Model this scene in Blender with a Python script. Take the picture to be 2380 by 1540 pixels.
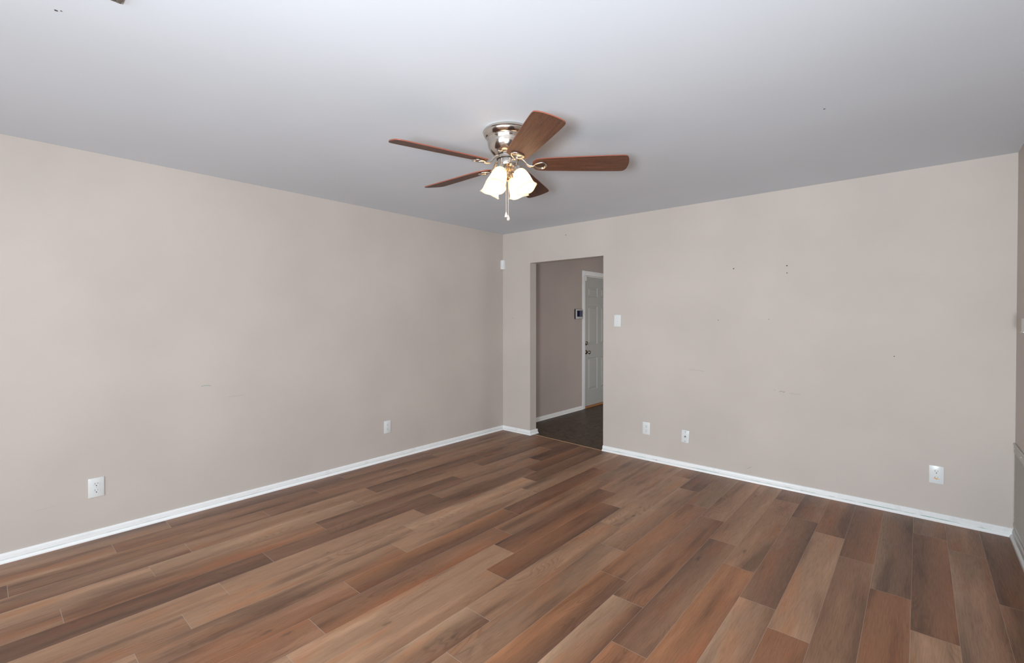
import bpy, bmesh, math, random
from mathutils import Vector, Matrix

for o in list(bpy.data.objects):
    bpy.data.objects.remove(o, do_unlink=True)
SC = bpy.context.scene
COL = SC.collection
PI = math.pi
R = math.radians

# ------------------------------------------------------------------ camera
CAM = Vector((3.9336, -4.3247, 1.3936))
YAW, PITCH, ROLL = -0.7169, 0.01034, -0.0003
f = Vector((math.sin(YAW) * math.cos(PITCH), math.cos(YAW) * math.cos(PITCH), -math.sin(PITCH)))
r0 = Vector((math.cos(YAW), -math.sin(YAW), 0)); u0 = r0.cross(f)
cr, sr = math.cos(ROLL), math.sin(ROLL)
rr = r0 * cr + u0 * sr; uu = u0 * cr - r0 * sr
cd = bpy.data.cameras.new('camera'); cam = bpy.data.objects.new('camera', cd); COL.objects.link(cam)
M = Matrix((rr, uu, -f)).transposed().to_4x4(); M.translation = CAM
cam.matrix_world = M
cd.sensor_fit = 'HORIZONTAL'; cd.sensor_width = 36.0; cd.lens = 1083.574 / 2380 * 36
cd.shift_x = -1.93 / 2380; cd.shift_y = -19.35 / 2380
cd.clip_start = 0.02; cd.clip_end = 100
SC.camera = cam

# ------------------------------------------------------------------ view, world, daylight
SC.view_settings.view_transform = 'Standard'; SC.view_settings.look = 'None'
SC.view_settings.gamma = 1.0; SC.view_settings.exposure = 0.05
SC.view_settings.use_curve_mapping = False
SC.cycles.use_denoising = True
SC.cycles.max_bounces = 10; SC.cycles.diffuse_bounces = 6
SC.cycles.sample_clamp_indirect = 8
DAY = (0.86, 0.94, 1.0)
w = bpy.data.worlds.new('overcast_sky'); SC.world = w; w.use_nodes = True
w.node_tree.nodes['Background'].inputs[0].default_value = (*DAY, 1)
w.node_tree.nodes['Background'].inputs[1].default_value = 1.5

def area_light(name, loc, direction, sx, sy, power, color):
    l = bpy.data.lights.new(name, 'AREA'); l.shape = 'RECTANGLE'; l.size = sx; l.size_y = sy
    l.energy = power; l.color = color
    o = bpy.data.objects.new(name, l); COL.objects.link(o); o.location = loc
    o.rotation_euler = Vector(direction).to_track_quat('-Z', 'Z').to_euler()
    return o
# daylight entering by the windows behind and beside the camera
RX, NY, HC = 4.399, -8.00, 2.44          # right wall, near wall, ceiling height
area_light('daylight_and_fill', (2.8, NY - 0.02, 1.35), (-0.1, 1, 0.03), 2.7, 1.7, 128, DAY)
# the photographer's flash, turned up at the ceiling beside the camera
bf = area_light('bounce_flash', (4.10, -5.35, 1.15), (-0.80, 1.5, 0.60), 0.40, 0.40, 86, (0.89, 0.945, 1.0))
bf.data.spread = R(140)
# added unseen fill light that brightens the hall, no window there
area_light('daylight_and_fill', (2.45, 1.9, 0.90), (-1, 0, -0.12), 0.9, 1.2, 14, (1.0, 0.96, 0.92))

# ------------------------------------------------------------------ helpers
def S(r, g, b):                           # sRGB 0-255 -> linear
    def c(v):
        v /= 255
        return v / 12.92 if v <= .04045 else ((v + .055) / 1.055) ** 2.4
    return (c(r), c(g), c(b))

def mat(name, col, rough=.5, metal=0., spec=.5, **kw):
    m = bpy.data.materials.new(name); m.use_nodes = True
    b = m.node_tree.nodes['Principled BSDF']
    b.inputs['Base Color'].default_value = (*col, 1)
    b.inputs['Roughness'].default_value = rough; b.inputs['Metallic'].default_value = metal
    b.inputs['Specular IOR Level'].default_value = spec
    for k, v in kw.items(): b.inputs[k.replace('_', ' ')].default_value = v
    return m

class G:                                  # terse node helper
    def __init__(s, m): s.m = m; s.t = m.node_tree; s.b = s.t.nodes.get('Principled BSDF')
    def n(s, ty, **kw):
        x = s.t.nodes.new(ty)
        for k, v in kw.items(): setattr(x, k, v)
        return x
    def l(s, a, b): s.t.links.new(a, b)
    def mix(s, fac, a, b, mode='MIX'):
        x = s.n('ShaderNodeMix', data_type='RGBA', blend_type=mode)
        for sock, v in ((x.inputs[0], fac), (x.inputs[6], a), (x.inputs[7], b)):
            if hasattr(v, 'links'): s.l(v, sock)
            elif isinstance(v, tuple): sock.default_value = (*v[:3], 1)
            else: sock.default_value = v
        return x.outputs[2]
    def noise(s, vec, scale=5, detail=2, rough=.5, dist=0):
        x = s.n('ShaderNodeTexNoise'); x.inputs['Scale'].default_value = scale
        x.inputs['Detail'].default_value = detail; x.inputs['Roughness'].default_value = rough
        x.inputs['Distortion'].default_value = dist
        if vec is not None: s.l(vec, x.inputs['Vector'])
        return x.outputs[0]
    def mapv(s, vec, scale=(1, 1, 1), loc=(0, 0, 0)):
        x = s.n('ShaderNodeMapping'); x.inputs['Scale'].default_value = scale
        x.inputs['Location'].default_value = loc; s.l(vec, x.inputs['Vector'])
        return x.outputs[0]
    def rng(s, v, a, b, c=0., d=1., smooth=False):
        x = s.n('ShaderNodeMapRange')
        if smooth: x.interpolation_type = 'SMOOTHSTEP'
        s.l(v, x.inputs[0])
        for i, k in enumerate((a, b, c, d)): x.inputs[i + 1].default_value = k
        return x.outputs[0]
    def math(s, op, a, b=0.):
        x = s.n('ShaderNodeMath', operation=op)
        for i, v in enumerate((a, b)):
            if hasattr(v, 'links'): s.l(v, x.inputs[i])
            else: x.inputs[i].default_value = v
        return x.outputs[0]
    def bump(s, h, strength=.1, dist=.01):
        x = s.n('ShaderNodeBump'); x.inputs['Strength'].default_value = strength
        x.inputs['Distance'].default_value = dist; s.l(h, x.inputs['Height'])
        s.l(x.outputs[0], s.b.inputs['Normal'])

class MB:                                 # mesh builder -> one object
    def __init__(s): s.bm = bmesh.new(); s.mi = 0
    def face(s, vs, mi=None):
        try: fc = s.bm.faces.new(vs)
        except ValueError: return None
        fc.material_index = s.mi if mi is None else mi
        return fc
    def box(s, a, b, bev=0, mtx=None):
        g = bmesh.new(); bmesh.ops.create_cube(g, size=1)
        A, B = Vector(a), Vector(b)
        for v in g.verts:
            v.co = Vector((A[i] + B[i]) / 2 + v.co[i] * (B[i] - A[i]) for i in range(3))
        if bev: bmesh.ops.bevel(g, geom=g.edges[:], offset=bev, segments=2, profile=.5, affect='EDGES')
        s.add(g, mtx)
    def add(s, g, mtx=None):
        if mtx is not None: g.transform(mtx)
        for fc in g.faces: fc.material_index = s.mi
        me = bpy.data.meshes.new('t'); g.to_mesh(me); g.free(); s.bm.from_mesh(me); bpy.data.meshes.remove(me)
    def poly(s, pts, z0, z1, mtx=None):   # prism of an outline (list of (x, y)), z0..z1
        g = bmesh.new()
        lo = [g.verts.new((x, y, z0)) for x, y in pts]; hi = [g.verts.new((x, y, z1)) for x, y in pts]
        g.faces.new(lo[::-1]); g.faces.new(hi)
        n = len(pts)
        for i in range(n): g.faces.new((lo[i], lo[(i + 1) % n], hi[(i + 1) % n], hi[i]))
        s.add(g, mtx)
    def lathe(s, prof, seg=48, mtx=None, ripple=None):
        g = bmesh.new(); rings = []
        for i, (rad, z) in enumerate(prof):
            if rad < 1e-6: rings.append([g.verts.new((0, 0, z))]); continue
            ring = []
            for k in range(seg):
                a = 2 * PI * k / seg
                q, dz = (ripple(i, a) if ripple else (1, 0))
                ring.append(g.verts.new((rad * q * math.cos(a), rad * q * math.sin(a), z + dz)))
            rings.append(ring)
        for A, B in zip(rings, rings[1:]):
            for k in range(seg):
                k2 = (k + 1) % seg
                if len(A) == 1 and len(B) == 1: continue
                if len(A) == 1: g.faces.new((A[0], B[k2], B[k]))
                elif len(B) == 1: g.faces.new((A[k], A[k2], B[0]))
                else: g.faces.new((A[k], A[k2], B[k2], B[k]))
        bmesh.ops.recalc_face_normals(g, faces=g.faces[:])
        s.add(g, mtx)
    def tube(s, pts, rad, seg=10, closed=False, flat=1.0, mtx=None):
        g = bmesh.new(); P = [Vector(p) for p in pts]; n = len(P); rings = []
        for i in range(n):
            if closed: t = (P[(i + 1) % n] - P[i - 1]).normalized()
            else: t = (P[min(i + 1, n - 1)] - P[max(i - 1, 0)]).normalized()
            ref = Vector((0, 0, 1)) if abs(t.z) < .95 else Vector((1, 0, 0))
            sx = t.cross(ref).normalized(); sy = sx.cross(t).normalized()
            rd = rad[i] if isinstance(rad, (list, tuple)) else rad
            rings.append([g.verts.new(P[i] + sx * rd * math.cos(2 * PI * k / seg) + sy * rd * flat * math.sin(2 * PI * k / seg)) for k in range(seg)])
        m = n if closed else n - 1
        for i in range(m):
            A, B = rings[i], rings[(i + 1) % n]
            for k in range(seg): g.faces.new((A[k], A[(k + 1) % seg], B[(k + 1) % seg], B[k]))
        if not closed: g.faces.new(rings[0][::-1]); g.faces.new(rings[-1])
        bmesh.ops.recalc_face_normals(g, faces=g.faces[:])
        s.add(g, mtx)
    def build(s, name, mats, parent=None, smooth=True, ang=35, loc=None):
        me = bpy.data.meshes.new(name); s.bm.to_mesh(me); s.bm.free()
        for m in (mats if isinstance(mats, (list, tuple)) else [mats]): me.materials.append(m)
        if smooth:
            me.polygons.foreach_set('use_smooth', [True] * len(me.polygons))
            me.set_sharp_from_angle(angle=R(ang))
        o = bpy.data.objects.new(name, me); COL.objects.link(o)
        if parent: o.parent = parent
        if loc: o.location = loc
        return o

def empty(name, loc, rot=(0, 0, 0)):
    o = bpy.data.objects.new(name, None); COL.objects.link(o); o.location = loc; o.rotation_euler = rot
    o.empty_display_size = .05
    return o
def tag(o, label, cat, group=None):
    o['label'] = label; o['category'] = cat
    if group: o['group'] = group
    return o
def structure(o, label=None):
    o['kind'] = 'structure'
    if label: o['label'] = label
    return o
def copy_tree(o, parent=None):
    c = o.copy(); COL.objects.link(c); c.parent = parent
    for ch in list(o.children): copy_tree(ch, c)
    return c

# ------------------------------------------------------------------ materials
def paint(name, col, bumpy=.12, blotch=.04, rough=.75):
    m = mat(name, col, rough, spec=.25); g = G(m)
    tc = g.n('ShaderNodeTexCoord').outputs['Object']
    big = g.noise(tc, 1.3, 3, .5)
    c2 = tuple(v * (1 - blotch) for v in col); c1 = tuple(min(1, v * (1 + blotch)) for v in col)
    g.l(g.mix(g.rng(big, .35, .65), c1, c2), g.b.inputs['Base Color'])
    g.bump(g.math('ADD', g.noise(tc, 210, 2, .6), g.math('MULTIPLY', g.noise(tc, 9, 2), .6)), bumpy, .002)
    return m
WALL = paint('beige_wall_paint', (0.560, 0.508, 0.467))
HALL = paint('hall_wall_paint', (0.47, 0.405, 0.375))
JAMB = WALL
CEIL = paint('ceiling_paint', (0.67, 0.718, 0.772), .05, .015, .9)
gC = G(CEIL)
# faint taped drywall joints: broad shallow undulation running along the room
tc = gC.n('ShaderNodeTexCoord').outputs['Object']
und = gC.noise(gC.mapv(tc, (.9, .25, 1)), 2.2, 1, .4)
gC.bump(und, .35, .02)
WHITE = mat('white_trim_paint', (0.88, 0.90, 0.90), .35)
g = G(WHITE); tc = g.n('ShaderNodeTexCoord').outputs['Object']
g.l(g.mix(g.rng(g.noise(tc, 14, 4, .6), .55, .8), (0.88, 0.90, 0.90), (0.78, 0.80, 0.78)), g.b.inputs['Base Color'])
SHOE = mat('white_shoe_moulding_paint', (0.90, 0.92, 0.92), .3)
GREYW = mat('grey_white_metal', (0.52, 0.52, 0.49), .4)
PLATE = mat('white_plastic', (0.74, 0.77, 0.77), .25)
DARK = mat('dark_slot', (0.02, 0.02, 0.02), .6)
SLOT = mat('grey_slot', (0.12, 0.12, 0.12), .6)
SCREW = mat('painted_screw', (0.62, 0.64, 0.64), .35)

def caulk(name, teal):
    m = mat(name, teal, .6); g = G(m)
    tc = g.n('ShaderNodeTexCoord').outputs['Object']
    a = g.noise(g.mapv(tc, (1, 1, 1)), 2.3, 5, .7)
    col = g.mix(g.rng(a, .47, .56), (0.74, 0.77, 0.76), teal)
    col = g.mix(g.rng(g.noise(g.mapv(tc, (1, 1, 1), (5, 3, 1)), 1.9, 3, .6), .60, .68), col, (0.62, 0.56, 0.34))
    g.l(col, g.b.inputs['Base Color']); return m
CAULK = caulk('teal_painted_gap', (0.25, 0.42, 0.38)); CAULK2 = caulk('grey_painted_gap', (0.58, 0.61, 0.59))

def floor_mat():
    m = mat('wood_plank', (0.2, 0.12, 0.08), .42, spec=.42); g = G(m)
    at = g.n('ShaderNodeAttribute', attribute_name='Tone').outputs['Color']
    uv = g.n('ShaderNodeUVMap', uv_map='UVMap').outputs[0]
    warp = g.noise(g.mapv(uv, (2.2, 5, 1)), 1, 2, .5)
    cloud = g.noise(g.mapv(uv, (1.15, 9.5, 1)), 1, 2.5, .5, .12)      # soft dark / light streaks along the plank
    cloud2 = g.noise(g.mapv(uv, (1.6, 9, 1), (7, 3, 0)), 1, 2.5, .5, .1)
    fine = g.noise(g.mapv(uv, (10, 210, 1)), 1, 4, .65)
    spec = g.noise(g.mapv(uv, (260, 420, 1)), 1, 2, .6)
    col = g.mix(g.rng(cloud, .50, .70, 0, .82, True), at, g.mix(1.0, at, (0.50, 0.47, 0.47), 'MULTIPLY'))
    col = g.mix(g.rng(cloud, .48, .30, 0, .8, True), col, g.mix(1.0, at, (1.38, 1.40, 1.42), 'MULTIPLY'))
    col = g.mix(g.rng(cloud2, .52, .70, 0, .65, True), col, g.mix(1.0, at, (1.16, 0.90, 0.72), 'MULTIPLY'))
    # oak rings: distorted bands, strong only in patches
    hills = g.noise(g.mapv(uv, (1.5, 8.0, 1), (3, 9, 0)), 1, 1.5, .4)      # contour lines of a smooth field read as cathedral grain
    wv = g.math('SINE', g.math('MULTIPLY', hills, 170.0))
    ring_on = g.rng(g.noise(g.mapv(uv, (1.3, 4, 1), (11, 5, 0)), 1, 1), .50, .68, 0, .40, True)
    ring = g.math('MULTIPLY', g.rng(wv, .1, .95), ring_on)
    col = g.mix(ring, col, g.mix(1.0, col, (0.55, 0.50, 0.48), 'MULTIPLY'))
    col = g.mix(g.rng(fine, .48, .74, 0, .60), col, g.mix(1.0, col, (0.60, 0.56, 0.54), 'MULTIPLY'))
    col = g.mix(g.rng(fine, .46, .28, 0, .35), col, g.mix(1.0, col, (1.30, 1.30, 1.30), 'MULTIPLY'))
    col = g.mix(g.rng(spec, .40, .75, 0, .38), col, g.mix(1.0, col, (0.66, 0.64, 0.62), 'MULTIPLY'))
    # sparse knots and cracks
    vo = g.n('ShaderNodeTexVoronoi', feature='F1'); vo.inputs['Scale'].default_value = 1
    g.l(g.mapv(uv, (3.2, 9, 1)), vo.inputs['Vector'])
    kd = g.math('ADD', vo.outputs['Distance'], g.math('MULTIPLY', g.noise(g.mapv(uv, (40, 90, 1)), 1, 3), .16))
    kon = g.math('GREATER_THAN', g.n('ShaderNodeSeparateColor').outputs[0], .5)
    sep = g.n('ShaderNodeSeparateColor'); g.l(vo.outputs['Color'], sep.inputs[0])
    kon = g.math('GREATER_THAN', sep.outputs[0], .78)
    knot = g.math('MULTIPLY', g.rng(kd, .22, .08, 0, .70, True), kon)
    col = g.mix(knot, col, (0.065, 0.036, 0.024))
    g.l(col, g.b.inputs['Base Color'])
    g.l(g.rng(fine, .3, .7, .38, .52), g.b.inputs['Roughness'])
    g.bump(g.math('ADD', fine, g.math('MULTIPLY', spec, .6)), .12, .0008)
    return m
WOOD = floor_mat()
SEAM = mat('pale_plank_seam', (0.40, 0.30, 0.24), .5)

def vinyl():
    m = mat('dark_hall_vinyl', (0.03, 0.022, 0.015), .45, spec=.3); g = G(m)
    tc = g.n('ShaderNodeTexCoord').outputs['Object']
    a = g.noise(tc, 13, 7, .8, 1.0); b = g.noise(g.mapv(tc, (1, 1, 1), (4, 4, 0)), 34, 4, .75)
    c = g.mix(g.rng(a, .35, .68), (0.020, 0.012, 0.007), (0.135, 0.090, 0.052))
    c = g.mix(g.rng(b, .55, .75, 0, .7), c, (0.15, 0.12, 0.085))
    g.l(c, g.b.inputs['Base Color']); return m
VINYL = vinyl()
NICKEL = mat('brushed_nickel', (0.64, 0.60, 0.55), .20, 1.0)
g = G(NICKEL); tc = g.n('ShaderNodeTexCoord').outputs['Object']
g.l(g.rng(g.noise(g.mapv(tc, (60, 60, 900)), 1, 2), .3, .7, .10, .20), g.b.inputs['Roughness'])
CHROME = mat('polished_knob_metal', (0.36, 0.32, 0.28), .10, 1.0)
BRASS_WARM_NICKEL = mat('brass_and_warm_lit_nickel', (0.70, 0.56, 0.38), .18, 1.0)
BLACK = mat('black_gasket', (0.01, 0.01, 0.01), .5)

def blade_mat():
    m = mat('mahogany_blade', S(98, 66, 48), .5, spec=.4); g = G(m)
    tc = g.n('ShaderNodeTexCoord').outputs['Object']
    a = g.noise(g.mapv(tc, (5, 90, 5)), 1, 4, .6); d = g.noise(tc, 420, 2, .7)
    c = g.mix(g.rng(a, .3, .7), S(106, 64, 42), S(64, 37, 26))
    c = g.mix(g.rng(d, .52, .75, 0, .6), c, S(158, 138, 122))          # dust specks
    g.l(c, g.b.inputs['Base Color']); g.bump(d, .1, .0005); return m
BLADE = blade_mat()
BEDGE = mat('blade_edge', S(138, 78, 62), .5)

def shade_mat():
    m = bpy.data.materials.new('frosted_alabaster_glass'); m.use_nodes = True
    t = m.node_tree; t.nodes.clear(); g = G(m)
    out = g.n('ShaderNodeOutputMaterial'); tc = g.n('ShaderNodeTexCoord').outputs['Object']
    v = g.noise(g.mapv(tc, (1, 1, 1.4)), 16, 3, .6, 1.2)
    col = g.mix(g.rng(v, .35, .7), (0.98, 0.93, 0.84), (0.93, 0.80, 0.66))
    tr = g.n('ShaderNodeBsdfTranslucent'); di = g.n('ShaderNodeBsdfDiffuse'); gl = g.n('ShaderNodeBsdfGlossy')
    gl.inputs['Roughness'].default_value = .25
    for x in (tr, di): g.l(col, x.inputs['Color'])
    m1 = g.n('ShaderNodeMixShader'); m1.inputs[0].default_value = .35; g.l(tr.outputs[0], m1.inputs[1]); g.l(di.outputs[0], m1.inputs[2])
    m2 = g.n('ShaderNodeMixShader'); m2.inputs[0].default_value = .06; g.l(m1.outputs[0], m2.inputs[1]); g.l(gl.outputs[0], m2.inputs[2])
    em = g.n('ShaderNodeEmission'); g.l(g.mix(1.0, col, (1.0, 0.80, 0.58), 'MULTIPLY'), em.inputs[0]); em.inputs[1].default_value = 0.24
    ad = g.n('ShaderNodeAddShader'); g.l(m2.outputs[0], ad.inputs[0]); g.l(em.outputs[0], ad.inputs[1])
    g.l(ad.outputs[0], out.inputs[0]); return m
SHADE = shade_mat()
BULB = bpy.data.materials.new('lit_bulb'); BULB.use_nodes = True
b = BULB.node_tree.nodes['Principled BSDF']; b.inputs['Emission Color'].default_value = (1, .82, .6, 1); b.inputs['Emission Strength'].default_value = 2

# ------------------------------------------------------------------ plank floor
W0, PW, PL = 0.022, 0.1621, 1.2525
OFF = [-2.235,-1.289,-1.731,-.991,-1.201,-1.572,-.717,-.996,-1.2,-1.404,-.558,-.822,-.992,-1.232,-.28,-.545,-.822,-.978,-1.284,-1.544,-.577,-.74,-1.012,-1.304,-.342,-.491,-1.066]
T, Mm, D, Rr = (0.285, 0.178, 0.117), (0.190, 0.105, 0.066), (0.112, 0.058, 0.037), (0.215, 0.100, 0.053)
TONES = {'T': T, 'M': Mm, 'D': D, 'R': Rr, 'L': (0.34, 0.228, 0.155), 'C': (0.232, 0.134, 0.084), 'O': (0.262, 0.124, 0.062), 'G': (0.210, 0.138, 0.096)}
MEAN = (0.205, 0.118, 0.075)
TONES = {k: tuple((v * .90 + m * .10) * q for v, m, q in zip(c, MEAN, (1.34, 1.26, 1.15))) for k, c in TONES.items()}
# first letter: tone along the left edge, second: along the right edge; from the far wall towards the camera
ROWS = ['MM MM MD MT', 'MM GT DC MM MT', 'MM TM MC CM DD', 'MM DM TC TD TC', 'GD CD CC LT TT', 'MD TC DM CR MC',
        'DD TC MD DD RM', 'RD DM TT TC TM', 'DD MD LT TT TM', 'TT GT TT TM TT', 'CC DR OD MR TT', 'GM CM MR RM TT',
        'TC DR TT TT CM', 'CT RD TC TD TT', 'MM TT TC LD TT', 'DM TM GC TR MM', 'MG OM OD RR MM', 'MT MR LD RM DD',
        'MM CT DC RR MM', 'MM CC OR CO MM', 'DM MD LM TM MM', 'RD TT RR MM TT', 'DR MC CC TT MM', 'MM GD RR RR MM',
        'GM DR TT TM MM', 'MM GM CM CM DD', 'DM MD DD MM DD']
rnd = random.Random(11)
mb = MB(); bm = mb.bm
tone = bm.loops.layers.float_color.new('Tone'); uvl = bm.loops.layers.uv.new('UVMap')
ZS = -0.0002
def quad(x0, x1, y0, y1, z, mi, cL, cR, uo, vo):
    vs = [bm.verts.new(p) for p in ((x0, y0, z), (x1, y0, z), (x1, y1, z), (x0, y1, z))]
    fc = bm.faces.new(vs); fc.material_index = mi
    for lp, (cc, u, v) in zip(fc.loops, ((cL, 0, 0), (cR, 0, x1 - x0), (cR, y1 - y0, x1 - x0), (cL, y1 - y0, 0))):
        lp[tone] = (*cc, 1); lp[uvl].uv = (u + uo, v + vo)
for k, o in enumerate(OFF):
    x0 = W0 + PW * k; x1 = min(x0 + PW, RX - .001)
    if k == 0: x0 = 0.001
    y = o
    while y < 0.12: y += PL
    codes = ROWS[k].split(); i = 0
    top = .10 if .3 < x0 < 1.45 else -.001
    # first entry is the plank touching the far wall
    first = True
    while y > NY:
        a, bb = min(y, top), max(y - PL, NY)
        if bb < top - .001:
            c = codes[i] if i < len(codes) else rnd.choice(['TC', 'CM', 'MM', 'TT', 'RM', 'MD'])
            # short leftovers behind the wall line share the next code only if there is a joint in view
            i += 1
            j = rnd.uniform(.94, 1.06)
            cL = tuple(v * j for v in TONES[c[0]]); cR = tuple(v * j for v in TONES[c[1]])
            xm = x0 + (x1 - x0) * rnd.uniform(.4, .62)
            cm = tuple((p + q) / 2 for p, q in zip(cL, cR))
            uo, vo = rnd.uniform(0, 60), rnd.uniform(0, 60)
            g0, g1 = .0006, .0011
            quad(x0 + g0, xm, bb + g1, a - g1, 0, 0, cL, cm, uo, vo)
            quad(xm, x1 - g0, bb + g1, a - g1, 0, 0, cm, cR, uo, vo + xm - x0 - g0)
        y -= PL
quad(0, RX, NY, 0, ZS, 1, T, T, 0, 0)
quad(.437, 1.427, 0, .10, ZS, 1, T, T, 0, 0)
fl = mb.build('floor', [WOOD, SEAM], smooth=False)
structure(fl, 'brown wood plank floor with light and reddish boards running along the left wall')
s = MB(); s.box((-.15, NY - .15, -.12), (RX + .15, .115, -.0006)); structure(s.build('floor', mat('subfloor', (.3, .25, .2)), smooth=False))
# hall floor, starting on a slightly slanted line in the doorway
s = MB(); s.poly([(.437, .056), (1.427, -.012), (1.427, .115), (2.5, .115), (2.5, 3.7), (.04, 3.7), (.04, .115), (.437, .115)], -.02, .0012)
structure(s.build('floor', VINYL, smooth=False), 'dark mottled brown vinyl floor of the hall beyond the opening')
STRIP = mat('pale_wood_strip', (0.55, 0.34, 0.20), .5)
s = MB(); s.poly([(.437, .050), (1.425, -.018), (1.425, -.012), (.437, .056)], 0, .003)
structure(s.build('trim_1', STRIP, smooth=False), 'thin pale wood strip where planks meet the dark hall floor')

# ------------------------------------------------------------------ walls and ceiling
TH = .115; DX0, DX1, DH = .437, 1.427, 2.052
s = MB(); s.box((-.12, 0, 0), (DX0, TH, HC)); s.box((DX1, 0, 0), (RX + .12, TH, HC)); s.box((DX0, 0, DH), (DX1, TH, HC))
wall_far = structure(s.build('wall_far', WALL, smooth=False), 'beige far wall with the open doorway and three wall plates')
s = MB()
s.box((-.12, NY, 0), (0, 0, HC))
wall_left = structure(s.build('wall_left', WALL, smooth=False), 'long beige left wall with two outlets')
s = MB(); s.box((RX, NY, 0), (RX + .12, 0, HC))
structure(s.build('wall_right', WALL, smooth=False), 'beige wall edge at the right border of the photo')
s = MB()
s.box((-.12, NY - .12, 0), (1.4, NY, HC)); s.box((4.2, NY - .12, 0), (RX + .12, NY, HC))
s.box((1.4, NY - .12, 0), (4.2, NY, .5)); s.box((1.4, NY - .12, 2.2), (4.2, NY, HC))
structure(s.build('wall_near', WALL, smooth=False))
s = MB(); s.box((-.12, NY - .12, HC), (RX + .12, 3.82, HC + .12))
ceiling = structure(s.build('ceiling', CEIL, smooth=False), 'pale grey smooth ceiling')
# hall beyond the opening
HX = .045
HD0, HD1, HDH = 1.815, 2.735, 2.05
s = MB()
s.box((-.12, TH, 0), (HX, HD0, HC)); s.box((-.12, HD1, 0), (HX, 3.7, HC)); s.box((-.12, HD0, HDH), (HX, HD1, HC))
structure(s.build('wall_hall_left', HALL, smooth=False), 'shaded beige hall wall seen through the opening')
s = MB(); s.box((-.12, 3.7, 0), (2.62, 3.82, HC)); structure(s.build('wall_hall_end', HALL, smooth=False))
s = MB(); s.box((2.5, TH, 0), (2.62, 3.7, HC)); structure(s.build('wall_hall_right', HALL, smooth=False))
# windows behind the camera (frames only, open to the sky light)
def window(name, a, b, axis):
    s = MB(); (x0, y0, z0), (x1, y1, z1) = a, b; t = .05
    if axis == 'y':
        s.box((x0, y0, z0), (x1, y1, z0 + t)); s.box((x0, y0, z1 - t), (x1, y1, z1))
        for x in (x0, (x0 * 2 + x1) / 3, (x0 + 2 * x1) / 3, x1 - t): s.box((x, y0, z0 + t), (x + t, y1, z1 - t))
    else:
        s.box((x0, y0, z0), (x1, y1, z0 + t)); s.box((x0, y0, z1 - t), (x1, y1, z1))
        for y in (y0, (y0 + y1) / 2 - t / 2, y1 - t): s.box((x0, y, z0 + t), (x1, y + t, z1 - t))
    return structure(s.build(name, WHITE, smooth=False))
window('window_1', (1.4, NY - .10, .5), (4.2, NY - .05, 2.2), 'y')

# ------------------------------------------------------------------ baseboards with shoe moulding
# profile (distance from wall, height)
BASE = [(0, 0), (.010, 0), (.0105, .036), (.0085, .046), (.0055, .0525), (0, .054)]
SHO = [(.010, 0), (.0235, 0), (.0228, .008), (.0195, .0145), (.0145, .0180), (.0102, .0185)]
GAP = [(.0098, .0182), (.0118, .0182), (.0114, .0222), (.0098, .0222)]
def run(name, path, n_out, label=None, shoe=SHOE, base=WHITE, gap=CAULK2):
    # path: list of (x, y) along the wall line; n_out: outward (into room) miter vectors per point
    def strip(prof):
        s = MB(); g = bmesh.new(); rings = []
        for (x, y), (nx, ny) in zip(path, n_out):
            rings.append([g.verts.new((x + nx * d, y + ny * d, z + .0004)) for d, z in prof])
        n = len(prof)
        for A, B in zip(rings, rings[1:]):
            for k in range(n): g.faces.new((A[k], A[(k + 1) % n], B[(k + 1) % n], B[k]))
        g.faces.new(rings[0]); g.faces.new(rings[-1][::-1])
        bmesh.ops.recalc_face_normals(g, faces=g.faces[:])
        s.add(g); return s
    o = structure(strip(BASE).build(name, base, ang=50), label)
    strip(SHO).build('shoe_moulding', shoe, o, ang=50)
    strip(GAP).build('caulk_gap', gap, o)
    return o
E0 = .0008
RED = mat('red_speck_paint', (.45, .07, .03), .6)
run('baseboard_left', [(E0, NY + .001), (E0, -.0008), (DX0 + .001, -.0008), (DX0 + .001, TH + .02)],
    [(1, 0), (1, -1), (1, -1), (1, 0)], 'white baseboard along the left wall, turning into the doorway')
bf_o = run('baseboard_far', [(DX1 - .002, -E0), (RX - E0, -E0)], [(0, -1), (-1, -1)], 'white baseboard with a teal stained gap along the far wall', gap=CAULK)
s = MB(); s.box((2.015, -.0140, .0165), (2.023, -.0105, .0235), .0008); s.build('red_speck', RED, bf_o)
run('baseboard_right', [(RX - E0, -E0), (RX - E0, NY + .03)], [(-1, -1), (-1, 0)], 'grey white baseboard under the wall grille', base=GREYW, shoe=mat('grey_white_shoe', (.62, .63, .61), .4))
run('baseboard_hall', [(HX + E0, TH + .001), (HX + E0, 1.748)], [(1, 0), (1, 0)], 'white baseboard of the hall, running to the door casing')

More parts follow.
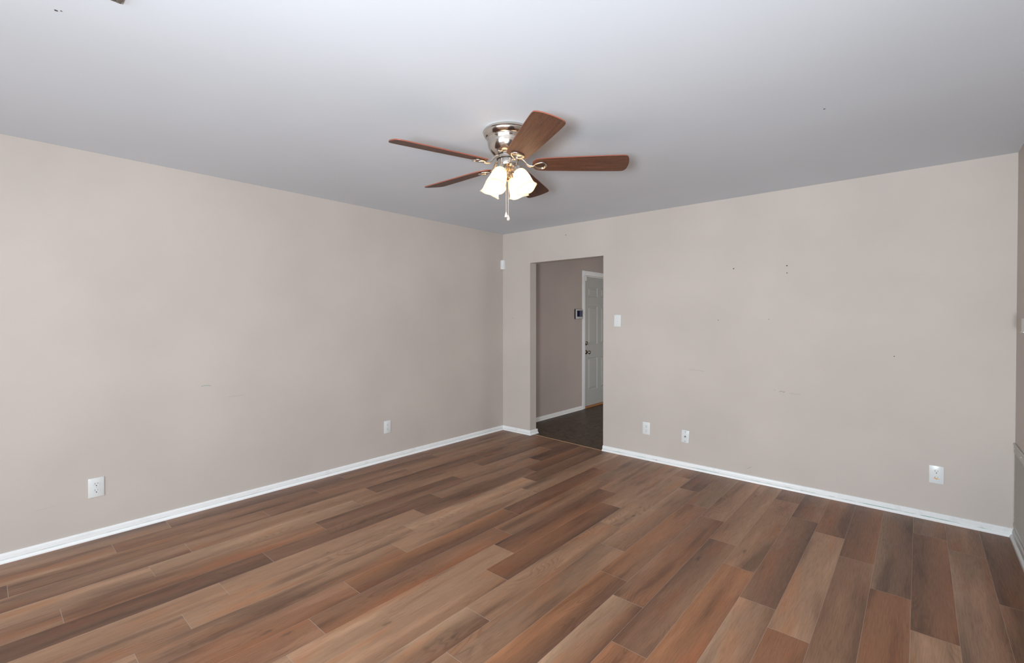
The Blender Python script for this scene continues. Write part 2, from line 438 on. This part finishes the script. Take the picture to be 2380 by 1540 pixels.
# ------------------------------------------------------------------ hall door
cas = MB()
cas.box((HX, 1.748, 0), (HX + .016, HD0 + .006, HDH + .006), .003); cas.box((HX, HD1 - .006, 0), (HX + .016, HD1 + .06, HDH + .006), .003)
cas.box((HX, 1.748, HDH + .006), (HX + .016, HD1 + .06, HDH + .075), .003)
cas.box((-.06, HD0, 0), (HX, HD0 + .012, HDH)); cas.box((-.06, HD1 - .012, 0), (HX, HD1, HDH)); cas.box((-.06, HD0, HDH - .012), (HX, HD1, HDH))
structure(cas.build('trim_2', WHITE, ang=30), 'white casing around the hall door')
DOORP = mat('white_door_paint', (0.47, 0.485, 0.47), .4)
def panel_door(y0, y1, z0, z1, x):
    s = MB(); g = bmesh.new()
    xs = x - .035
    W = y1 - y0
    st = .115; mid = .105; pw = (W - 2 * st - mid) / 2
    ys = [y0, y0 + st, y0 + st + pw, y0 + st + pw + mid, y1 - st, y1]
    zs = [z0, z0 + .24, z0 + .745, z0 + .955, z0 + 1.555, z0 + 1.70, z0 + 1.855, z1]
    V = {}
    def v(a, b2, c):
        key = (round(a, 5), round(b2, 5), round(c, 5))
        if key not in V: V[key] = g.verts.new((a, b2, c))
        return V[key]
    for i in range(5):
        for j in range(7):
            a0, a1, b0, b1 = ys[i], ys[i + 1], zs[j], zs[j + 1]
            if i in (1, 3) and j in (1, 3, 5):
                loops = [(0, 0), (.010, -.010), (.020, -.010), (.040, -.002)]
                rg = [[v(x + dx, a0 + d, b0 + d), v(x + dx, a1 - d, b0 + d), v(x + dx, a1 - d, b1 - d), v(x + dx, a0 + d, b1 - d)] for d, dx in loops]
                for A, B in zip(rg, rg[1:]):
                    for k in range(4): g.faces.new((A[k], A[(k + 1) % 4], B[(k + 1) % 4], B[k]))
                g.faces.new(rg[-1])
            else: g.faces.new((v(x, a0, b0), v(x, a1, b0), v(x, a1, b1), v(x, a0, b1)))
    for a0, a1 in ((y0, y0), (y1, y1)):
        g.faces.new([g.verts.new(p) for p in ((x, a0, z0), (xs, a0, z0), (xs, a0, z1), (x, a0, z1))])
    g.faces.new([g.verts.new(p) for p in ((xs, y0, z0), (xs, y1, z0), (xs, y1, z1), (xs, y0, z1))])
    for zz in (z0, z1): g.faces.new([g.verts.new(p) for p in ((x, y0, zz), (xs, y0, zz), (xs, y1, zz), (x, y1, zz))])
    bmesh.ops.recalc_face_normals(g, faces=g.faces[:])
    s.add(g); return s
DXF = HX - .012
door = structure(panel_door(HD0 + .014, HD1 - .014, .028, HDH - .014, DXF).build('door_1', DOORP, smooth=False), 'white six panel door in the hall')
def rotY(): return Matrix.Rotation(R(90), 4, 'Y')
def at(x, y, z): return Matrix.Translation((x, y, z))
s = MB(); s.lathe([(0, 0), (.033, 0), (.034, .004), (.028, .010), (.014, .014), (.011, .030), (.016, .038), (.026, .046), (.029, .056), (.026, .066), (.015, .073), (0, .075)], 28, at(DXF, 1.882, .868) @ rotY())
s.build('door_knob', CHROME, door)
s = MB(); s.lathe([(0, 0), (.030, 0), (.031, .006), (.024, .012), (0, .013)], 28, at(DXF, 1.882, 1.005) @ rotY())
s.box((DXF + .012, 1.877, .985), (DXF + .032, 1.887, 1.032), .003)
s.build('deadbolt', CHROME, door)
s = MB(); s.box((DXF - .03, HD0 + .0125, .84), (DXF + .002, HD0 + .0150, .90), .0005); s.build('latch_plate', BRASS_WARM_NICKEL, door)
TW = mat('orange_oak_threshold', (0.42, 0.19, 0.07), .45)
s = MB(); s.box((-.08, HD0 + .012, .0013), (HX + .025, HD1 - .012, .024), .006)
structure(s.build('trim_3', TW, smooth=False), 'orange wood threshold under the hall door')

# white door contact on the casing
s = MB(); s.box((HX - .012, HD0 + .010, 1.972), (HX + .020, HD0 + .046, 2.052), .004)
tag(s.build('door_sensor', PLATE), 'small white contact block at the top left corner of the hall door', 'sensor')

# alarm keypad
kp = empty('alarm_keypad', (HX, 1.634, 1.383)); tag(kp, 'white alarm keypad with dark blue screen beside the hall door', 'keypad')
s = MB(); s.box((0, -.098, 0), (.020, .094, .146), .006); s.build('back_housing', mat('dark_housing', (.03, .028, .027), .5), kp)
s = MB(); s.box((.018, -.094, .002), (.032, .096, .148), .007); s.build('front_bezel', mat('grey_white_plastic', (.55, .56, .55), .35), kp)
scr = MB(); scr.box((.031, -.070, .034), (.0330, .074, .128), .0008); sc_o = scr.build('screen', mat('navy_screen', (.006, .008, .04), .15), kp)
TXT = mat('screen_text', (.24, .26, .38), .5)
s = MB()
for k in range(4):
    z = .112 - k * .021
    for a0, a1 in ((.000, .010), (.014, .026), (.029, .040), (.043, .055)):
        s.box((.0328, a0, z - .006), (.0334, a1, z + .004))
s.build('menu_lines', TXT, sc_o, smooth=False)
s = MB(); s.box((.0316, -.004, .012), (.0326, .004, .019), .0004); s.build('button', SLOT, kp)

# ------------------------------------------------------------------ wall plates (local: plate in XZ facing -Y)
def disc(s, x, z, rad, y0, y1, seg=20, sx=1.0):
    s.poly([(rad * sx * math.cos(2 * PI * k / seg), rad * math.sin(2 * PI * k / seg)) for k in range(seg)], 0, y1 - y0,
           Matrix.Translation((x, y1, z)) @ Matrix.Rotation(R(90), 4, 'X'))
def plate_mesh(w_, h_):
    s = MB(); s.box((-w_ / 2, -.0055, -h_ / 2), (w_ / 2, 0, h_ / 2), .0025); return s
def make_outlet():
    root = empty('wall_outlet', (0, 0, 0))
    plate_mesh(.077, .122).build('cover_plate', PLATE, root)
    for zc in (.0205, -.0205):
        s = MB()
        pts = []
        for k in range(32):
            a = 2 * PI * k / 32; pts.append((.0170 * math.cos(a), max(-.0135, min(.0135, .0170 * math.sin(a)))))
        s.poly(pts, 0, .0020, Matrix.Translation((0, -.0052, zc)) @ Matrix.Rotation(R(90), 4, 'X'))
        rec = s.build('receptacle', PLATE, root)
        s = MB(); s.box((-.0080, -.0078, zc + .0005), (-.0058, -.0070, zc + .0090)); s.box((.0058, -.0078, zc + .0015), (.0078, -.0070, zc + .0085))
        s.build('blade_slots', SLOT, rec, smooth=False)
        s = MB(); disc(s, 0, zc - .0078, .0030, -.0078, -.0070, 14); s.build('ground_hole', DARK, rec, smooth=False)
    s = MB(); disc(s, 0, 0, .0030, -.0068, -.0050, 16); s.build('screw', SCREW, root, smooth=False)
    return root
out1 = make_outlet()
out1.location = (0.0005, -3.8395, .3225); out1.rotation_euler = (0, 0, R(90))
tag(out1, 'white duplex outlet on the left wall near the left edge', 'outlet', 'wall outlets')
spots = [((0.0005, -1.690, .329), R(90), 'white duplex outlet on the left wall, the one nearer the room corner'),
         ((1.9125, -.0005, .310), 0, 'white duplex outlet on the far wall just right of the doorway'),
         ((4.030, -.0005, .3185), 0, 'white duplex outlet near the grille, with an orange mark on its lower socket')]
outs = []
for loc, rz, lab in spots:
    c = copy_tree(out1); c.location = loc; c.rotation_euler = (0, 0, rz); c['label'] = lab; outs.append(c)
# orange scorch / paint crescent on the lower receptacle of the rightmost outlet
s = MB(); s.poly([(-.017, .0010), (-.012, .0016), (.003, .0002), (.015, -.004), (.016, -.0062), (.006, -.0062), (-.004, -.0070), (-.012, -.0045)], 0, .0002,
                 Matrix.Translation((0, -.0078, -.0225)) @ Matrix.Rotation(R(90), 4, 'X'))
s.build('orange_mark', mat('orange_stain', (.75, .42, .16), .6), outs[2], smooth=False)['label'] = 'orange crescent stain'
# cable plate, a touch tilted
cp = empty('cable_plate', (2.2985, -.0005, .2935), (0, R(2.5), 0)); tag(cp, 'white cable wall plate with centre coax jack and two dark screws', 'wall plate')
plate_mesh(.070, .116).build('cover_plate', PLATE, cp)
s = MB(); disc(s, 0, .0440, .0034, -.0068, -.0050, 16); s.build('screw', SLOT, cp, smooth=False)
s = MB(); disc(s, 0, -.0440, .0034, -.0068, -.0050, 16); s.build('screw', SLOT, cp, smooth=False)
s = MB(); s.lathe([(.0068, 0), (.0068, .004), (.0046, .004), (.0046, .013), (.0032, .013), (.0032, .004), (0, .004)], 6 * 4, Matrix.Translation((0, -.0052, 0)) @ Matrix.Rotation(R(90), 4, 'X'))
s.build('coax_jack', mat('jack_metal', (.25, .25, .24), .3, 1.0), cp)
# light switch plate
sp = empty('switch_plate', (1.595, -.0005, 1.368), (0, R(1.2), 0)); tag(sp, 'white light switch plate on the far wall beside the doorway', 'switch')
plate_mesh(.076, .121).build('cover_plate', PLATE, sp)
s = MB(); s.box((-.0050, -.0062, -.0120), (.0050, -.0050, .0120), .0003); s.box((-.0032, -.0135, -.0075), (.0032, -.0058, .0010), .0012); s.build('toggle', PLATE, sp)
for zc in (.030, -.030):
    s = MB(); disc(s, 0, zc, .0026, -.0062, -.0050, 14); s.build('screw', SCREW, sp, smooth=False)

# corner motion sensor
ms = empty('motion_sensor', (.0, .0, 2.003)); tag(ms, 'small white rounded motion sensor high in the room corner', 'motion sensor')
s = MB()
pts = [(.0015, -.040), (.0405, -.0015), (.0015, -.0015)]
arc = [(.0015 + .0, -.043)] 
cx, cy = .010, -.010
pts = [(.001, -.001), (.001, -.045)] + [(cx + .036 * math.cos(R(a)), cy + .036 * math.sin(R(a))) for a in range(-100, 15, 10)] + [(.045, -.001)]
s.poly(pts, 0, .112)
bmesh.ops.bevel(s.bm, geom=s.bm.edges[:], offset=.0035, segments=2, affect='EDGES')
s.build('housing', PLATE, ms)
s = MB(); s.poly([(cx + .0362 * math.cos(R(a)), cy + .0362 * math.sin(R(a))) for a in range(-75, -14, 6)] + [(cx + .030 * math.cos(R(a)), cy + .030 * math.sin(R(a))) for a in range(-15, -76, -6)], .012, .060)
s.build('lens', mat('sensor_lens', (.70, .73, .73), .2), ms)

# ------------------------------------------------------------------ right wall: grille, ledge, thermostat
GY0, GY1 = -.030, -.90
gr = empty('return_grille', (RX, GY0, .075)); tag(gr, 'pale grey louvred return air grille low on the right wall', 'vent grille')
def gb(s, x0, x1, ya, yb, za, zb, bev=0):
    s.box((RX - gr.location.x - x1, ya - GY0, za - .075), (RX - gr.location.x - x0, yb - GY0, zb - .075), bev)
s = MB()
gb(s, 0, .008, GY1, GY0, .545, .587, .002); gb(s, 0, .008, GY1, GY0, .075, .10, .002)
gb(s, 0, .0045, GY0 - .022, GY0, .10, .545, .001); gb(s, 0, .0045, GY1, GY1 + .022, .10, .545, .002)
s.build('frame', GREYW, gr)
s = MB()
for k in range(35):
    z = .103 + k * .0127
    g = bmesh.new(); bmesh.ops.create_cube(g, size=1)
    Mx = Matrix.Translation((-.0042, (GY0 + GY1) / 2 - GY0, z + .005 - .075)) @ Matrix.Rotation(R(-40), 4, 'Y') @ Matrix.Diagonal((.0088, abs(GY1 - GY0) - .044, .0012, 1))
    s.add(g, Mx)
s.build('louvres', mat('louvre_paint', (.44, .42, .37), .5), gr, smooth=False)
s = MB(); gb(s, .0003, .0009, GY1 + .022, GY0 - .022, .10, .545); s.build('backing', mat('duct_shadow_metal', (.13, .12, .105), .6), gr, smooth=False)
for yy in (GY0 - .010, GY0 - .26, GY0 - .60):
    s = MB(); s.lathe([(0, .0022), (.003, .0017), (.0038, 0)], 14, Matrix.Translation((-.0078, yy - GY0, .572 - .075)) @ Matrix.Rotation(R(-90), 4, 'Y'))
    s.build('screw', mat('bright_screw', (.85, .85, .84), .15), gr)
s = MB()
s.box((RX - .011, GY1, .591), (RX - .0005, GY0 + .012, .605), .004)
structure(s.build('trim_4', GREYW), 'pale grey ledge strip above the grille')

th = empty('wall_thermostat', (RX, -.550, 1.311)); tag(th, 'pale glossy wall control cut off by the right edge of the photo', 'thermostat')
s = MB(); s.box((-.012, -.060, 0), (-.0003, .056, .088), .004); s.build('base_plate', mat('pale_green_plastic', (.45, .48, .44), .25), th)
s = MB(); s.box((-.036, -.056, .006), (-.011, .052, .084), .008); s.build('front_cover', mat('glossy_cover', (.52, .55, .52), .08, spec=.8), th)
s = MB(); s.box((-.040, -.050, .003), (-.030, .050, .0085), .002); s.build('lower_lip', PLATE, th)

# ceiling register whose corner shows at the top border
rg = empty('ceiling_register', (1.935, -4.005, HC)); tag(rg, 'dark ceiling register, only its corner showing at the top left border', 'vent')
s = MB(); s.box((0, -.16, -.008), (.30, -.145, -.0005), .002); s.box((0, -.015, -.008), (.30, 0, -.0005), .002); s.box((0, -.145, -.008), (.015, -.015, -.0005), .002); s.box((.285, -.145, -.008), (.30, -.015, -.0005), .002)
s.build('frame', mat('brown_register', (.13, .11, .09), .5), rg)
s = MB()
for k in range(8): s.box((.015, -.140 + k * .0165, -.006), (.285, -.132 + k * .0165, -.001))
s.build('louvres', mat('brown_register_slats', (.09, .075, .06), .5), rg, smooth=False)

# ------------------------------------------------------------------ nail holes, scuffs (wear with a shape of its own, parts of wall / ceiling)
HOLE = mat('nail_hole', (.10, .08, .07), .8)
def nail_hole(x, z, rad=.006, y=0):
    s = MB(); disc(s, x, z, rad, -.0006, 0, 10); s.build('nail_hole', HOLE, wall_far, smooth=False)
for x, z, rad in ((3.12, 1.821, .0055), (3.121, 1.762, .0045), (2.713, 1.825, .0055), (.95, 2.324, .005), (2.586, 1.376, .0035), (2.99, 1.385, .003), (3.80, 1.12, .0035)): nail_hole(x, z, rad)
SC1 = mat('scuff_grey', (.30, .28, .265), .8); SC2 = mat('scuff_teal', (.33, .40, .36), .8); SC3 = mat('scuff_yellow', (.42, .31, .15), .8); SC4 = mat('faint_smudge', (.515, .46, .42), .8)
def scuff(pts, m, wall='far', wd=.0022):
    s = MB()
    for (a, b2), (c, d) in zip(pts, pts[1:]):
        n = Vector((-(d - b2), c - a)).normalized() * wd / 2
        q = [(a - n.x, b2 - n.y), (c - n.x, d - n.y), (c + n.x, d + n.y), (a + n.x, b2 + n.y)]
        mt = Matrix.Rotation(R(90), 4, 'X') if wall == 'far' else Matrix.Rotation(R(90), 4, 'Z') @ Matrix.Rotation(R(90), 4, 'X')
        s.poly(q, 0, .0005, mt)
    s.build('scuff', m, wall_far if wall == 'far' else wall_left, smooth=False)
scuff([(2.324, .918), (2.38, .9175), (2.468, .912)], SC1, wd=.0016)
scuff([(3.03, .806), (3.045, .797)], SC1); scuff([(3.070, .789), (3.085, .797), (3.108, .786)], SC1, wd=.004); scuff([(3.10, .797), (3.113, .792)], SC1)
scuff([(3.14, .786), (3.22, .780)], SC4, wd=.012)
scuff([(1.06, .0), (1.06, .0)] if False else [(2.02, .62), (2.02, .63)], SC4)
scuff([(.160, 1.392), (.168, 1.400)], SC3, wd=.008)
scuff([(3.9, 1.70), (3.95, 1.698)], SC4)
scuff([(2.83, .105), (2.862, .128)], SC1, wd=.003); scuff([(2.80, .128), (2.84, .120)], SC4, wd=.004)
scuff([(-3.262, .900), (-3.235, .904), (-3.20, .899)], SC2, 'left', .005)
scuff([(-4.11, .255), (-4.02, .262)], SC4, 'left', .003); scuff([(-3.09, .80), (-2.98, .803)], SC4, 'left', .008)
scuff([(-1.736, .412), (-1.722, .395)], SC4, 'left', .004)
s = MB()
for x, y, rad in ((1.715, -4.142, .005), (1.724, -4.130, .003), (3.569, -1.534, .005)):
    s.poly([(x + rad * math.cos(2 * PI * k / 10), y + rad * math.sin(2 * PI * k / 10)) for k in range(10)], HC - .0006, HC + .001)
s.build('ceiling_specks', HOLE, ceiling, smooth=False)

# ------------------------------------------------------------------ ceiling fan
fan = empty('ceiling_fan', (2.195, -2.373, HC)); tag(fan, 'brushed nickel ceiling fan with five dark brown wooden blades and lit glass shades', 'ceiling fan')
s = MB(); s.lathe([(0, 0), (.129, 0), (.135, -.005), (.1385, -.012), (.1385, -.017), (.1355, -.020), (.1350, -.025), (.1310, -.033), (.1235, -.042), (.1180, -.0455), (.1165, -.0490), (.1175, -.0520), (.1165, -.0560), (.1140, -.0600), (.1125, -.070), (.1105, -.083), (.1065, -.097), (.1005, -.110), (.092, -.123), (.081, -.133), (.070, -.139), (0, -.140)], 72)
mh = s.build('motor_housing', NICKEL, fan, ang=28)
s = MB(); s.lathe([(0, -.138), (.058, -.138), (.058, -.143), (0, -.143)], 48); s.build('gasket', BLACK, mh)
s = MB(); s.lathe([(0, -.142), (.060, -.142), (.063, -.145), (.063, -.159), (.061, -.162), (0, -.162)], 56)
s.build('blade_hub', NICKEL, fan, ang=30)
s = MB(); s.lathe([(0, -.161), (.0615, -.161), (.0615, -.1645), (0, -.1645)], 48); s.build('gasket', BLACK, mh)
s = MB(); s.lathe([(0, -.164), (.0575, -.164), (.0585, -.167), (.0580, -.188), (.0555, -.199), (.049, -.206), (.030, -.210), (0, -.210)], 56)
sh = s.build('switch_housing', NICKEL, fan, ang=30)
for a in (-30, -75, 30, 120, 200):
    s = MB(); s.lathe([(0, .0015), (.003, .001), (.0035, 0)], 10, Matrix.Rotation(R(a), 4, 'Z') @ Matrix.Translation((.0582, 0, -.174)) @ Matrix.Rotation(R(90), 4, 'Y'))
    s.build('set_screw', SLOT, sh)
s = MB(); s.lathe([(0, -.208), (.024, -.208), (.026, -.214), (.021, -.223), (.014, -.230), (.0125, -.244), (.017, -.252), (.0175, -.262), (.010, -.272), (.0045, -.276), (.004, -.284), (0, -.286)], 36)
s.build('light_kit_stem', BRASS_WARM_NICKEL, fan)  # nickel stem, its warm reflection put into a brass colour

def blade_outline():
    pts = []
    r0_, r1_ = .138, .667
    # lower edge (y<0) root -> tip
    pts += [(r0_ + .012, -.036), (r0_ + .030, -.047), (.22, -.053), (.34, -.058), (.46, -.0625), (.59, -.066), (.634, -.0655), (.650, -.060)]
    pts += [(.660, -.045), (.6665, -.020), (.6685, .005), (.667, .030), (.662, .050), (.652, .0625), (.636, .067), (.59, .067)]
    pts += [(.46, .0635), (.34, .059), (.22, .054), (r0_ + .030, .048), (r0_ + .012, .037), (r0_ + .002, .020), (r0_, 0), (r0_ + .002, -.020)]
    out = []; n = len(pts)
    for i in range(n):
        p0, p1, p2, p3 = (Vector((*pts[(i + k) % n], 0)) for k in (-1, 0, 1, 2))
        for t in (0, .25, .5, .75):
            q = .5 * ((2 * p1) + (p2 - p0) * t + (2 * p0 - 5 * p1 + 4 * p2 - p3) * t * t + (3 * p1 - p0 - 3 * p2 + p3) * t ** 3)
            out.append((q.x, q.y * 1.17))
    return out
def make_blade():
    s = MB(); g = bmesh.new(); th_ = .0055
    P = blade_outline()
    lo = [g.verts.new((x, y, -th_ / 2)) for x, y in P]; hi = [g.verts.new((x, y, th_ / 2)) for x, y in P]
    g.faces.new(lo[::-1]); g.faces.new(hi)
    for i in range(len(P)):
        j = (i + 1) % len(P); g.faces.new((lo[i], lo[j], hi[j], hi[i])).material_index = 1
    me = bpy.data.meshes.new('t'); g.to_mesh(me); g.free(); s.bm.from_mesh(me); bpy.data.meshes.remove(me)
    return s.build('fan_blade', [BLADE, BEDGE], smooth=False)
def make_iron():
    s = MB()
    # curved arm from the hub down to the blade, then a rounded loop under it
    arm = [(.056, 0, .038), (.070, 0, .036), (.084, 0, .030), (.096, 0, .018), (.107, 0, .003), (.120, 0, -.008), (.136, 0, -.011), (.152, 0, -.0105)]
    s.tube(arm, [.0120, .0115, .0105, .0095, .0095, .0100, .0095, .0080], 14, flat=.75)
    loop = []
    for x, y in ((.160, 0), (.166, .013), (.180, .024), (.200, .031), (.214, .029), (.224, .018), (.228, 0), (.224, -.018), (.214, -.029), (.200, -.031), (.180, -.024), (.166, -.013)):
        loop.append((x - .014, y * 1.05, -.0085))
    fine = []
    n = len(loop)
    for i in range(n):
        p0, p1, p2, p3 = (Vector(loop[(i + k) % n]) for k in (-1, 0, 1, 2))
        for t in (0, .34, .67):
            fine.append(.5 * ((2 * p1) + (p2 - p0) * t + (2 * p0 - 5 * p1 + 4 * p2 - p3) * t * t + (3 * p1 - p0 - 3 * p2 + p3) * t ** 3))
    s.tube(fine, .0052, 10, True)
    s.poly([(p.x, p.y) for p in fine][::-1], -.0060, -.0030)
    return s.build('blade_iron', NICKEL, ang=50)
bl = make_blade(); ir = make_iron()
for k in range(5):
    a = R(-33.9 + 72 * k + (1.6, 0, 2.4, -2.5, 0)[k])
    for base_o, pitch in ((bl, -13), (ir, -13)):
        o = base_o if k == 0 else base_o.copy()
        if k: COL.objects.link(o)
        o.parent = fan
        # blades sag outwards slightly below the hub
        o.matrix_local = Matrix.Translation((0, 0, -.190)) @ Matrix.Rotation(a, 4, 'Z') @ Matrix.Rotation(R(pitch if base_o is bl else pitch * .9), 4, 'X')
s_prof = [(.0225, 0), (.0290, .003), (.0345, .010), (.0390, .022), (.0430, .038), (.0460, .056), (.0470, .074), (.0475, .088), (.0490, .100), (.0535, .111), (.0590, .118)]
def make_light():
    root = empty('light_arm', (0, 0, 0))
    s = MB(); s.tube([(.016, 0, -.214), (.030, 0, -.213), (.044, 0, -.213), (.056, 0, -.217)], [.011, .011, .012, .012], 14); s.build('arm_tube', NICKEL, root)
    ax = Matrix.Translation((.056, 0, -.208)) @ Matrix.Rotation(R(180 - 27), 4, 'Y')
    # local +Z points outwards and down
    s = MB(); s.lathe([(0, .003), (.012, .003), (.020, .006), (.0255, .011), (.0265, .016), (.0265, .034), (.0250, .036), (.0250, .012), (0, .010)], 36, ax); s.build('socket_cup', NICKEL, root)
    def rip(i, a): 
        t = max(0, (i - 7)) / 3
        return 1 + .030 * t * math.cos(4 * a + .6), .0030 * t * math.cos(4 * a + .6)
    n = len(s_prof)
    inner = [(r_ - .0028, z) for r_, z in reversed(s_prof)]
    def rip2(i, a):
        j = i if i < n else 2 * n - 1 - i
        return rip(j, a)
    s = MB(); s.lathe(s_prof + inner, 60, ax @ Matrix.Translation((0, 0, .030)), rip2); s.build('glass_shade', SHADE, root, ang=60)
    s = MB(); s.lathe([(0, .02), (.011, .022), (.012, .040), (.019, .056), (.0235, .070), (.0225, .082), (.015, .092), (0, .096)], 24, ax); bb = s.build('bulb', BULB, root)
    return root, ax
la, ax = make_light()
LAMPW = .60
for k, az in enumerate((10, -80, 100, 190)):
    o = la if k == 0 else copy_tree(la)
    o.parent = fan; o.rotation_euler = (0, 0, R(az))
# the four bulbs
    l = bpy.data.lights.new('bulb_light', 'POINT'); l.energy = LAMPW; l.color = (1, .74, .48); l.shadow_soft_size = .026
    lo_ = bpy.data.objects.new('bulb_light', l); COL.objects.link(lo_)
    p = Matrix.Translation(fan.location) @ Matrix.Rotation(R(az), 4, 'Z') @ ax @ Vector((0, 0, .118))
    lo_.location = p
# pull chains
def chain(x, y, z0, z1, name):
    s = MB(); n = int((z0 - z1) / .0046)
    s.tube([(x, y, z0), (x, y, z1)], .0007, 6)
    for i in range(n):
        g = bmesh.new(); bmesh.ops.create_icosphere(g, subdivisions=1, radius=.0017); s.add(g, Matrix.Translation((x, y, z0 - (i + .5) * .0046)))
    return s.build(name, mat('chain_metal', (.82, .76, .68), .25, .6), fan)
rv = Vector((math.cos(YAW), -math.sin(YAW), 0))          # the two chains hang side by side under the stem
c1 = rv * -.009; c2 = rv * .003
ch1 = chain(c1.x, c1.y, -.20, -.453, 'pull_chain'); ch1['label'] = 'pull chain with white bell fob'
ch2 = chain(c2.x, c2.y, -.28, -.466, 'pull_chain'); ch2['label'] = 'pull chain with clear teardrop fob'
s = MB(); s.lathe([(0, .001), (.0022, 0), (.003, -.003), (.0045, -.007), (.0068, -.015), (.0070, -.021), (.0090, -.026), (.0092, -.028), (.004, -.029), (0, -.029)], 24, Matrix.Translation((c1.x, c1.y, -.453)))
s.build('fob', mat('cream_fob', (.85, .78, .68), .35), ch1)
s = MB(); s.lathe([(0, .001), (.0022, 0), (.0028, -.003), (.0048, -.009), (.0078, -.018), (.0088, -.024), (.0078, -.030), (.004, -.033), (0, -.034)], 28, Matrix.Translation((c2.x, c2.y, -.466)))
s.build('fob', mat('clear_fob', (.92, .90, .87), .05, Transmission_Weight=.7, IOR=1.45), ch2)

# warm ceiling lamp deeper in the hall
l = bpy.data.lights.new('hall_lamp', 'POINT'); l.energy = 3; l.color = (1, .62, .30); l.shadow_soft_size = .08
o = bpy.data.objects.new('hall_lamp', l); COL.objects.link(o); o.location = (1.9, 2.6, 2.2)
